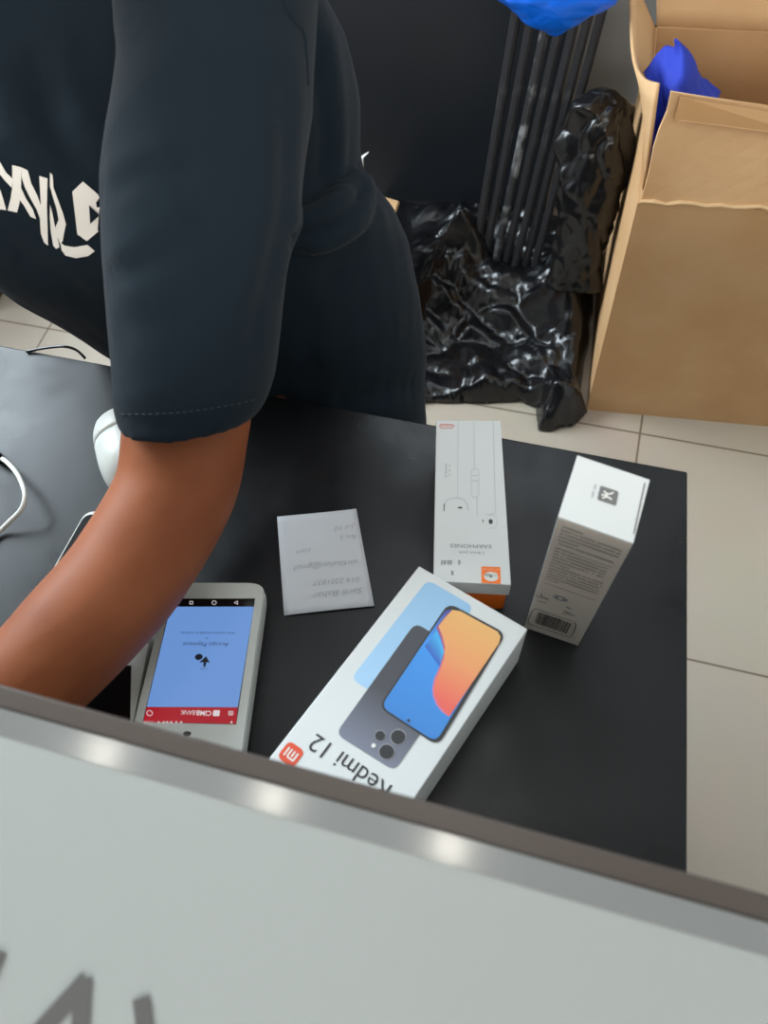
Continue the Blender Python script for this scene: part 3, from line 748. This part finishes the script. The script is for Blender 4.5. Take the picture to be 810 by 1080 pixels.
# ------------------------------------------------------------------ crumpled plastic
def fold(p, s=1.0):
    """sharp creases and flat facets, as in crumpled film"""
    q = p*s; q = q+noise.noise_vector(q*5)*.045
    a = abs(noise.noise(q*8)); d = noise.voronoi(Vector((q.x*15, q.y*24, q.z*15)))[0]; e = noise.voronoi(q*38)[0]
    return .50*(1-2.4*a)+.42*min(1, (d[1]-d[0])*1.5)+.14*min(1, (e[1]-e[0])*1.5)
def inside(p, poly):
    r = False; n = len(poly); j = n-1
    for i in range(n):
        xi, yi = poly[i]; xj, yj = poly[j]
        if (yi > p[1]) != (yj > p[1]) and p[0] < (xj-xi)*(p[1]-yi)/(yj-yi)+xi: r = not r
        j = i
    return r
def edge_near(p, poly):
    best = 9; bp = p
    for i in range(len(poly)):
        a = Vector(poly[i-1]); c = Vector(poly[i]); q = Vector(p); dd = c-a
        k = max(0, min(1, (q-a).dot(dd)/dd.length_squared)); n_ = a+dd*k
        if (q-n_).length < best: best = (q-n_).length; bp = (n_.x, n_.y)
    return best, bp
out = [at(*p, 0) for p in ((420, 430), (452, 428), (485, 424), (515, 427), (545, 424), (562, 430), (566, 453), (582, 457), (604, 453), (618, 437))]
poly = [(p.x, p.y) for p in out]+[(.062, 1.03), (.055, 1.15), (.045, 1.33), (.02, 1.50), (-.50, 1.50), (-.44, 1.10)]
b = MB(); st = .0058; idx = {}; vs = []; fs = []
x0, y0 = -.50, .88; nx, ny = int(.66/st), int(.64/st)
rr_ = random.Random(8)
for j in range(ny):
    for i in range(nx):
        x, y = x0+i*st+rr_.uniform(-.25, .25)*st, y0+j*st+rr_.uniform(-.25, .25)*st
        e, nr = edge_near((x, y), poly)
        if not inside((x, y), poly):
            if e > st*1.1: continue
            x, y = nr; e = 0
        H = .055+.05*math.exp(-(((x+.16)/.13)**2+((y-1.2)/.07)**2))+.10*math.exp(-(((x+.255)/.06)**2+((y-1.29)/.08)**2))+.17*math.exp(-(((x-.0)/.06)**2+((y-1.22)/.14)**2))+.05*math.exp(-(((x-.03)/.05)**2+((y-.97)/.05)**2))
        H *= .35+.65*max(0, min(1, (x+.40)/.10)); z = min(.004+e*3.5, H*(.60+.85*fold(Vector((x*(1+.25*math.sin(y*9)), y, .3)), .62)))
        z = max(z, .003)
        sx = noise.noise(Vector((x*14, y*14, 5)))*.010
        idx[(i, j)] = len(vs); vs.append(Vector((x+sx, y+noise.noise(Vector((x*14, y*14, 9)))*.010, z)))
for j in range(ny-1):
    for i in range(nx-1):
        q = [idx.get(k) for k in ((i, j), (i+1, j), (i+1, j+1), (i, j+1))]
        if None in q: continue
        fs += [[q[0], q[1], q[2]], [q[0], q[2], q[3]]] if (i+j) % 2 else [[q[0], q[1], q[3]], [q[1], q[2], q[3]]]
b.add(vs, fs); o = b.build('plastic_sheet', m_plastic, smooth=True)
s = o.modifiers.new('s', 'SOLIDIFY'); s.thickness = .0008
tag(o, 'crumpled black plastic sheeting spread on the floor round the rod ends', 'plastic sheet')
def blob(name, m, spine, rad, n=40, k=60, amp=.3, s=1.6, sq=.75, sub=10, zs=1.0):
    b = MB(); pts = spline(spine, sub); N = len(pts); rs = np.interp(np.linspace(0, 1, N), np.linspace(0, 1, len(rad)), rad)
    rings = []
    for i, p in enumerate(pts):
        tt = (pts[min(i+1, N-1)]-pts[max(i-1, 0)]).normalized(); e1 = Vector((1, 0, 0)); e1 = (e1-tt*e1.dot(tt)).normalized(); e2 = tt.cross(e1)
        ring = []
        for a in range(n):
            an = 2*math.pi*a/n; d = e1*math.cos(an)+e2*math.sin(an)*sq; q = p+d*rs[i]
            ring.append(p+d*rs[i]*(1+amp*(fold(Vector((q.x, q.y, q.z*zs)), s)-.35)))
        rings.append(ring)
    b.rings(rings); return b.build(name, m, smooth=True)
o = blob('plastic_bundle', m_plastic, [at_y(606, 300, 1.16), at_y(612, 250, 1.18), at_y(624, 190, 1.20), at_y(631, 140, 1.22), at_y(638, 108, 1.24), at_y(643, 93, 1.25)], [.042, .046, .058, .056, .048, .010], n=100, amp=.75, s=1.15, sub=24, zs=.42)
tag(o, 'bunched black plastic bag wedged upright between the rods and the carton', 'plastic bag')
o = blob('blue_plastic_bag', m_bluebag, [at_y(586, 38, 1.27), at_y(586, 30, 1.27), at_y(586, 14, 1.27), at_y(588, -10, 1.275), at_y(590, -60, 1.29), at_y(592, -120, 1.30), at_y(592, -190, 1.31), at_y(592, -225, 1.31)], [.003, .022, .062, .098, .115, .10, .05, .012], n=90, amp=.22, s=1.0, sq=.5, sub=24)
tag(o, 'bright blue plastic bag hanging over the black rods', 'plastic bag')

# ------------------------------------------------------------------ small carton behind the person
t = thing('small_carton', 'small open cardboard carton half hidden behind the person', 'box', (-.52, 1.15, 0))
xa, xb, ya, yb_, hz = -.76, -.46, 1.02, 1.30, .22
for nm, lo, hi in (('front_panel', (xa, ya, 0), (xb, ya+.004, hz)), ('back_panel', (xa, yb_-.004, 0), (xb, yb_, hz)), ('side_panel', (xa, ya+.004, 0), (xa+.004, yb_-.004, hz)), ('side_panel', (xb-.004, ya+.004, 0), (xb, yb_-.004, hz)), ('bottom_panel', (xa+.004, ya+.004, 0), (xb-.004, yb_-.004, .004))):
    b = MB(); b.box(lo, hi); b.build(nm, m_card, t)
def flap(name, a, c, d, e, m=m_card):
    b = MB(); n_ = (Vector(c)-Vector(a)).cross(Vector(e)-Vector(a)).normalized()*.004; b.hexa([Vector(p) for p in (a, c, d, e)], [Vector(p)+n_ for p in (a, c, d, e)]); return b.build(name, m, t)
flap('flap', (xb, ya+.01, hz), (xb, yb_-.02, hz), at_y(420, 212, 1.21), at_y(412, 234, 1.07))
b = MB(); b.prism([(xb-.12, yb_, hz), (xb-.005, yb_, hz), at_y(383, 182, 1.315), at_y(382.5, 167, 1.325), at_y(388.5, 161, 1.33), at_y(368, 174, 1.325)], (0, .004, 0)); b.build('flap', m_cardwhite, t)

# ------------------------------------------------------------------ dark cabinet at far left
t = thing('low_cabinet', 'dark brown cabinet end seen on the tiles at the far left', 'cabinet', (-1.5, 1.15, 0))
c0 = at(10, 308, 0); c1 = at(0, 327, 0)
b = MB(); b.box((-1.75, .985, .04), (c1.x-.006, 1.4, .42)); b.build('carcass', m_wood, t, bevel=.002)
b = MB(); b.box((-1.74, .968, .05), (c1.x-.012, .984, .41)); b.build('door', m_wood, t, bevel=.002)
b = MB(); b.box((-1.73, 1.0, 0), (c1.x-.02, 1.38, .04)); b.build('plinth', m_wood, t)

# ------------------------------------------------------------------ person
pr = thing('person', 'person in a navy-black printed t-shirt leaning over the desk, forearm bare', 'person', (-.33, .62, 0))
def ell(pl, dl_, pr_, dr_, th, tilt=0, n=32):
    a = at_d(*pl, dl_); c = at_d(*pr_, dr_); ctr = (a+c)/2; ax_ = (c-a)/2
    vw = (ctr-Vector(POS)).normalized(); tn_ = vw-ax_*(vw.dot(ax_)/ax_.length_squared); tn_ = tn_.normalized()*th
    out = []; dwn = (at_d(*(Vector(pl)+Vector(pr_)+Vector((0, 120)))/2, (dl_+dr_)/2)-ctr).normalized()
    for k in range(n):
        an = 2*math.pi*k/n; cs, sn = math.cos(an), math.sin(an)
        p_ = .88
        out.append(dwn*(-sn*tilt)+ctr+ax_*math.copysign(abs(cs)**p_, cs)+tn_*math.copysign(abs(sn)**p_, sn))
    return out
TORSO = [((285, 560), .95, (440, 560), .92, .11), ((262, 500), .90, (452, 505), .88, .115), ((225, 440), .87, (449, 440), .85, .11), ((165, 408), .81, (446, 375), .84, .115),
         ((105, 373), .75, (435, 309), .82, .12), ((58, 341), .70, (419, 256), .80, .125), ((20, 318), .66, (400, 224), .79, .125), ((-15, 292), .64, (384, 201), .775, .12), ((-40, 270), .63, (372, 184), .765, .115), ((-70, 250), .62, (369, 162), .75, .115),
         ((-118, 190), .60, (368, 105), .71, .115), ((-150, 110), .61, (361, 35), .66, .11), ((-140, 10), .58, (325, -40), .60, .10), ((-90, -70), .55, (250, -95), .55, .085), ((-40, -130), .52, (150, -150), .52, .06)]
SLEEVE = [((135, -85), .52, (300, -75), .53, .06), ((118, -30), .50, (332, -25), .51, .066), ((127, 50), .50, (328, 60), .51, .066), ((117, 130), .505, (322, 140), .515, .066),
          ((112, 200), .51, (316, 205), .52, .064), ((113, 270), .52, (304, 275), .53, .062), ((118, 340), .53, (295, 345), .54, .060), ((123, 400), .54, (287, 395), .55, .058, .006), ((125, 432), .545, (279, 420), .555, .056, .012), ((128, 451), .548, (270, 433), .558, .054, .017)]
b = MB(); b.rings([ell(*s[:5]) for s in TORSO]); b.rings([ell(*s) for s in SLEEVE])
# waist fold and drapes
_t = MB(); _t.rings([ell(*q) for q in TORSO]); _bv = BVHTree.FromPolygons(_t.v, _t.f)
fp = []
for p in spline([Vector(q) for q in ((300, 246), (322, 243), (345, 237), (364, 224), (376, 208), (382, 191))], 6):
    h = _bv.ray_cast(Vector(POS), Vector(ray(p.x, p.y)).normalized())
    fp.append(h[0]-Vector(ray(p.x, p.y)).normalized()*.004 if h[0] else at_d(p.x, p.y, .765))
b.tube(fp, [.006+.013*math.sin(math.pi*(.12+.8*i/(len(fp)-1))) for i in range(len(fp))], 12)
# far sleeve and arm opening
rs_ = [Vector((-.63, .60, 1.07)), Vector((-.68, .68, 1.03)), Vector((-.70, .76, .98))]
b.tube([Vector((-.56, .52, 1.06))]+rs_, [.075, .075, .07, .062], 20)
shirt = b.build('tshirt', m_shirt, pr)
remesh(shirt, .0045, 6)
shirt.data.materials.clear(); shirt.data.materials.append(m_shirt)
ploc = Vector(pr['_loc'])
# soft wrinkles and folds pressed into the cloth
me = shirt.data; me.update()
_bv = BVHTree.FromPolygons([v.co+ploc for v in me.vertices], [list(p.vertices) for p in me.polygons])
co = np.array([tuple(v.co+ploc) for v in me.vertices]); dsp = np.zeros(len(co))
for pts, amp, wd in (
    (((300, 248), (322, 245), (345, 239), (366, 225), (379, 209), (387, 193)), -.011, .0075),
    (((300, 236), (322, 232), (345, 225), (364, 211), (375, 198)), .005, .012),
    (((318, 262), (352, 254), (385, 236), (405, 222)), .005, .014),
    (((330, 300), (370, 280), (410, 262), (428, 258)), -.003, .012),
    (((330, 380), (380, 360), (430, 330)), .003, .016), (((350, 430), (400, 415), (445, 405)), -.004, .014),
    (((108, 205), (140, 188), (180, 176), (215, 172)), -.0035, .010), (((112, 190), (145, 172), (190, 158)), .003, .012),
    (((112, 296), (150, 276), (190, 250), (222, 222)), -.004, .009), (((118, 280), (160, 256), (200, 226)), .003, .012),
    (((118, 350), (160, 338), (210, 330)), -.002, .012), (((300, 90), (298, 180), (288, 260), (272, 330), (262, 400)), -.0035, .010),
    (((286, 90), (284, 180), (272, 260), (258, 330)), .003, .014), (((312, 60), (309, 160), (302, 240), (292, 320)), .0025, .010),
    (((340, 20), (352, 80), (356, 150), (352, 210)), .004, .012), (((330, 60), (340, 130), (338, 200)), -.004, .010),
    (((130, 20), (170, 60), (220, 90), (270, 100)), -.002, .016),
    (((40, 40), (48, 100), (66, 150), (92, 185)), -.006, .011), (((60, 30), (70, 90), (90, 140)), .005, .014), (((5, 60), (8, 120), (20, 160)), .004, .016),
    (((10, 270), (50, 290), (96, 318)), -.004, .012), (((122, 440), (160, 450), (220, 446), (275, 425)), -.0012, .004)):
    line = []
    for p in spline([Vector(q) for q in pts], 6):
        h = _bv.ray_cast(Vector(POS), Vector(ray(p.x, p.y)).normalized())
        if h[0]: line.append(h[0])
    if not line: continue
    la = np.array([tuple(q) for q in line])
    sel = np.where(np.all((co > la.min(0)-.04) & (co < la.max(0)+.04), axis=1))[0]; cs = co[sel]
    dd = np.full(len(sel), 9.0); best = np.zeros(len(sel), int)
    for i, q in enumerate(la):
        d2 = ((cs-q)**2).sum(1); m_ = d2 < dd; dd[m_] = d2[m_]; best[m_] = i
    tp = np.minimum(1, np.minimum(best, len(line)-1-best)/max(1, .18*len(line))+.15)
    dsp[sel] += amp*tp*np.exp(-dd/wd**2)
_nm = [v.normal.copy() for v in me.vertices]
for i, v in enumerate(me.vertices):
    p = v.co+ploc
    a = noise.noise(Vector((p.x*13+p.z*7, p.y*7, p.z*13)))
    c = 1-abs(noise.noise(Vector((p.x*9-p.y*5, p.y*9+p.z*4, p.z*5+3))))*2
    v.co += _nm[i]*(.0028*a+.0022*c+float(dsp[i]))
me.update()
# hem stitching and the seam at the shoulder
bv = BVHTree.FromPolygons([v.co+ploc for v in me.vertices], [list(p.vertices) for p in me.polygons])
def on_shirt(px, py, off=.0012):
    d = Vector(ray(px, py)).normalized(); h = bv.ray_cast(Vector(POS), d)
    if h[0] is None: return None
    return h[0]-d*off
b = MB()
pl = [on_shirt(128+ (272-128)*k/40, 437+5*math.sin(math.pi*k/40)-k/40*16) for k in range(41)]
for a, c in zip(pl[:-1:2], pl[1::2]):
    if a and c: b.tube([a, c], .0003, 5)
b.build('hem_stitching', m_thread, shirt)
b = MB(); pl = [on_shirt(*p, .0006) for p in spline([Vector((300, 0)), Vector((303, 10)), Vector((311, 22)), Vector((320, 34)), Vector((323, 55)), Vector((325, 90))], 5)]
b.tube([p for p in pl if p], .0011, 6); b.build('shoulder_seam', m_shirt, shirt, smooth=True)
# print on the chest: letters laid onto the cloth
def G(x, y): return Vector((x/6.23, 150+y/6.23))
def decal(b, pts):
    """drape a filled outline (picture of the print) over the cloth"""
    bm = bmesh.new(); vs = [bm.verts.new((p.x, p.y, 0)) for p in pts]; bm.faces.new(vs)
    bmesh.ops.triangulate(bm, faces=bm.faces)
    for _ in range(3):
        bmesh.ops.subdivide_edges(bm, edges=[e for e in bm.edges if e.calc_length() > 3.0], cuts=1)
        bmesh.ops.triangulate(bm, faces=bm.faces)
    out = []; mp = {}
    for v in bm.verts:
        h = on_shirt(v.co.x, v.co.y, .0016); mp[v] = h if h is not None and (M.T@(np.array(h)-POS))[2] > .53 else None
    vl = [v for v in bm.verts if mp[v] is not None]; ix = {v: i for i, v in enumerate(vl)}
    b.add([mp[v] for v in vl], [[ix[v] for v in f_.verts] for f_ in bm.faces if all(v in ix for v in f_.verts)])
    bm.free()
b = MB()
for pts in (
    ((545, 258), (678, 372), (660, 575), (570, 650), (508, 605), (475, 325)),
    ((395, 660), (425, 680), (490, 690), (575, 674), (622, 716), (580, 748), (500, 762), (430, 745), (405, 710)),
    ((328, 200), (345, 215), (352, 300), (385, 390), (415, 470), (433, 540), (420, 600), (412, 650), (395, 670), (370, 600), (366, 555), (385, 510), (372, 440), (345, 350), (328, 290)),
    ((328, 410), (345, 470), (358, 540), (370, 580), (390, 690), (368, 700), (350, 680), (334, 590), (328, 500)),
    ((258, 222), (312, 238), (308, 420), (316, 680), (290, 660), (268, 600), (262, 500), (268, 410)),
    ((140, 165), (182, 185), (205, 270), (245, 350), (270, 420), (262, 500), (240, 440), (200, 370), (165, 300), (142, 230)),
    ((80, 150), (140, 165), (138, 300), (128, 400), (112, 462), (50, 448), (70, 370), (82, 290)),
    ((138, 300), (170, 370), (215, 440), (237, 505), (200, 490), (160, 420), (130, 380)),
    ((-40, 70), (0, 130), (40, 200), (82, 240), (78, 300), (30, 250), (-10, 200), (-50, 160)),
    ((-60, 250), (0, 310), (20, 370), (40, 446), (-5, 440), (-30, 380)),
):
    decal(b, [G(*p) for p in pts])
pt = b.build('shirt_print', m_print, shirt)
b = MB()
def on2(px, py): return on_shirt(px, py, .0026)
tri = [G(*p) for p in ((585, 415), (657, 480), (592, 537))]
_os = on_shirt; on_shirt = lambda x, y, o_=0: _os(x, y, .0024)
decal(b, tri); on_shirt = _os; b.build('print_triangle', m_shirt, pt)

# body: arms, trunk, legs, neck and head fused into one surface
b = MB()
def limb(pts, rads, n=18):
    pts = [Vector(p) for p in pts]; sp = spline(pts, 6); rs = np.interp(np.linspace(0, 1, len(sp)), np.linspace(0, 1, len(pts)), rads); b.tube(sp, [float(x) for x in rs], n)
sh = at_d(215, 40, .56); hm = at_d(198, 440, .578)
el = at_d(188, 512, .580); f1 = at_d(137, 602, .565); f2 = at_d(80, 668, .545); f3 = at_d(22, 730, .53); wr = at_d(-62, 820, .515)
limb([sh, at_d(212, 200, .57), at_d(205, 350, .575), hm, el], [.048, .050, .048, .0475, .0445])
limb([hm, el, f1, f2, f3, wr], [.046, .0450, .0440, .0425, .039, .029])
dirh = (wr-f3).normalized(); hz_ = Vector((0, 0, 1)); side = dirh.cross(hz_).normalized(); upv = side.cross(dirh).normalized()
palm = wr+dirh*.05; palm2 = wr+dirh*.085
drop = Vector((0, 0, -1))
for k, (o_, ln) in enumerate(((-.030, .070), (-.010, .080), (.010, .075), (.029, .060))):
    base = wr+dirh*.012+side*o_*.5; kn = wr+dirh*.085+side*o_+drop*.006
    limb([base, kn], [.016, .012], 10)
    a1 = kn+dirh*ln*.45+drop*.012; a2 = a1+dirh*ln*.30+drop*.020; a3 = a2+dirh*ln*.16+drop*.020
    limb([kn, a1, a2, a3], [.0105, .0095, .0088, .007], 10)
tb0 = wr+dirh*.02+side*-.018; limb([tb0, tb0+dirh*.035+side*-.032+drop*.01, tb0+dirh*.06+side*-.040+drop*.025, tb0+dirh*.085+side*-.036+drop*.035], [.016, .013, .011, .008], 10)
pc = [sum(ell(*s), Vector())/32 for s in TORSO]
limb(pc[:3], [.10, .10, .10]); limb(pc[2:12], [.10, .10, .095, .095, .095, .10, .10, .09, .08, .06])
nk = pc[-1]
limb([pc[-2], nk, nk+Vector((-.03, -.05, .07))], [.075, .058, .055])
hd = nk+Vector((-.05, -.08, .15)); b.ball(hd, (.075, .092, .112)); fdv = Vector((-.25, -.85, -.45)).normalized()
limb([hd+fdv*.075+Vector((0, 0, .02)), hd+fdv*.108], [.010, .014], 10); b.ball(hd+fdv*.05+Vector((0, 0, -.055)), (.045, .045, .045))
rt = fdv.cross(Vector((0, 0, 1))).normalized()
for s in (-1, 1): b.ball(hd+rt*s*.078, (.014, .022, .032), 8)
limb([pc[-2], Vector((-.60, .56, 1.06)), Vector((-.70, .74, .99)), Vector((-.64, .74, .84)), Vector((-.52, .62, .70))], [.06, .055, .048, .042, .03])
for k in range(4): limb([(-.52, .62, .70), (-.49+.012*k, .57-.012*k, .665), (-.475+.014*k, .535-.012*k, .645), (-.47+.014*k, .515-.012*k, .63)], [.018, .012, .009, .007], 10)
limb([(-.52, .62, .70), (-.50, .60, .66), (-.485, .59, .64)], [.016, .012, .008], 10)
for s, kx in ((-.10, -.46), (.09, -.20)):
    limb([pc[0]+Vector((s, 0, -.02)), (kx, .36, .53), (kx, .20, .50)], [.085, .075, .058]); limb([(kx, .20, .50), (kx, .21, .28), (kx, .23, .07)], [.058, .052, .036])
    limb([(kx, .25, .05), (kx, .15, .035), (kx, .07, .025)], [.036, .034, .024])
bodyo = b.build('body', m_skin, pr); remesh(bodyo, .006, 4); bodyo.data.materials.clear(); bodyo.data.materials.append(m_skin)
for p in bodyo.data.polygons: p.use_smooth = True
b = MB()
for s, kx in ((-.10, -.46), (.09, -.20)):
    limb([pc[0]+Vector((s*.9, 0, .06)), pc[0]+Vector((s, 0, -.02)), (kx, .36, .53), (kx, .20, .50)], [.10, .098, .088, .070]); limb([(kx, .20, .505), (kx, .21, .28), (kx, .23, .10)], [.070, .064, .055])
tr_ = b.build('trousers', m_trouser, pr); remesh(tr_, .009, 4); tr_.data.materials.clear(); tr_.data.materials.append(m_trouser)
for kx in (-.46, -.20):
    b = MB(); limb([(kx, .29, .04), (kx, .22, .045), (kx, .13, .04), (kx, .05, .03)], [.036, .044, .042, .028]); 
    for i, v in enumerate(b.v): b.v[i] = Vector((v.x, v.y, max(v.z, .0)))
    b.build('shoe', m_shoe, pr, smooth=True)
b = MB(); b.ball(hd+Vector((.012, .022, .022))-fdv*.014, (.083, .094, .108), 18); b.build('hair', m_hair, pr, smooth=True)
for s in (-1, 1):
    b = MB(); b.ball(hd+fdv*.083+rt*s*.032+Vector((0, 0, .015)), .011, 8); ey = b.build('eye', m_cardwhite, pr, smooth=True)
    b = MB(); b.ball(hd+fdv*.090+rt*s*.032+Vector((0, 0, .015)), .0055, 8); b.build('iris', m_hair, ey, smooth=True)
b = MB(); b.tube([hd+fdv*.094+rt*k*.008+Vector((0, 0, -.048-.002*abs(k))) for k in range(-3, 4)], .004, 8); b.build('mouth', mat('lips', srgb(120, 62, 50), .5), pr, smooth=True)

# ------------------------------------------------------------------ ceiling downlights, then added fill panels
def refl(px, py):
    p = at(px, py, KZ); r = ray(px, py); return Vector((p.x+r[0]*((HC-KZ)/-r[2]), p.y+r[1]*((HC-KZ)/-r[2]) , HC))
for (px, py), lb in zip(((110, 795), (288, 843), (474, 893)), ('left', 'middle', 'right')):
    c = refl(px, py); t = thing('downlight', 'round recessed ceiling downlight, %s one of three in a row' % lb, 'ceiling light', c.to_tuple(), 'ceiling downlights')
    b = MB(); b.tube([c+Vector((0, 0, -.012)), c+Vector((0, 0, -.0005))], .062, 28); b.build('bezel', m_alu, t)
    b = MB(); b.tube([c+Vector((0, 0, -.016)), c+Vector((0, 0, -.0115))], .034, 28); b.build('diffuser', m_lamp, t)
for x, y, lb in ((-.1, .75, 'near the back wall'), (-.1, -1.2, 'over the shop front'), (1.4, .2, 'at the right wall')):  # unseen glowing panels, added as overhead fill
    t = thing('fill_panel', 'unseen square fill panel added under the ceiling %s' % lb, 'ceiling light', (x, y, HC), 'added fill panels')
    b = MB(); b.box((x-.31, y-.31, HC-.015), (x+.31, y+.31, HC-.0005)); b.build('frame', m_alu, t)
    b = MB(); b.box((x-.29, y-.29, HC-.02), (x+.29, y+.29, HC-.014)); b.build('diffuser', m_fillglow, t)

for o in bpy.data.objects:
    if '_loc' in o: del o['_loc']
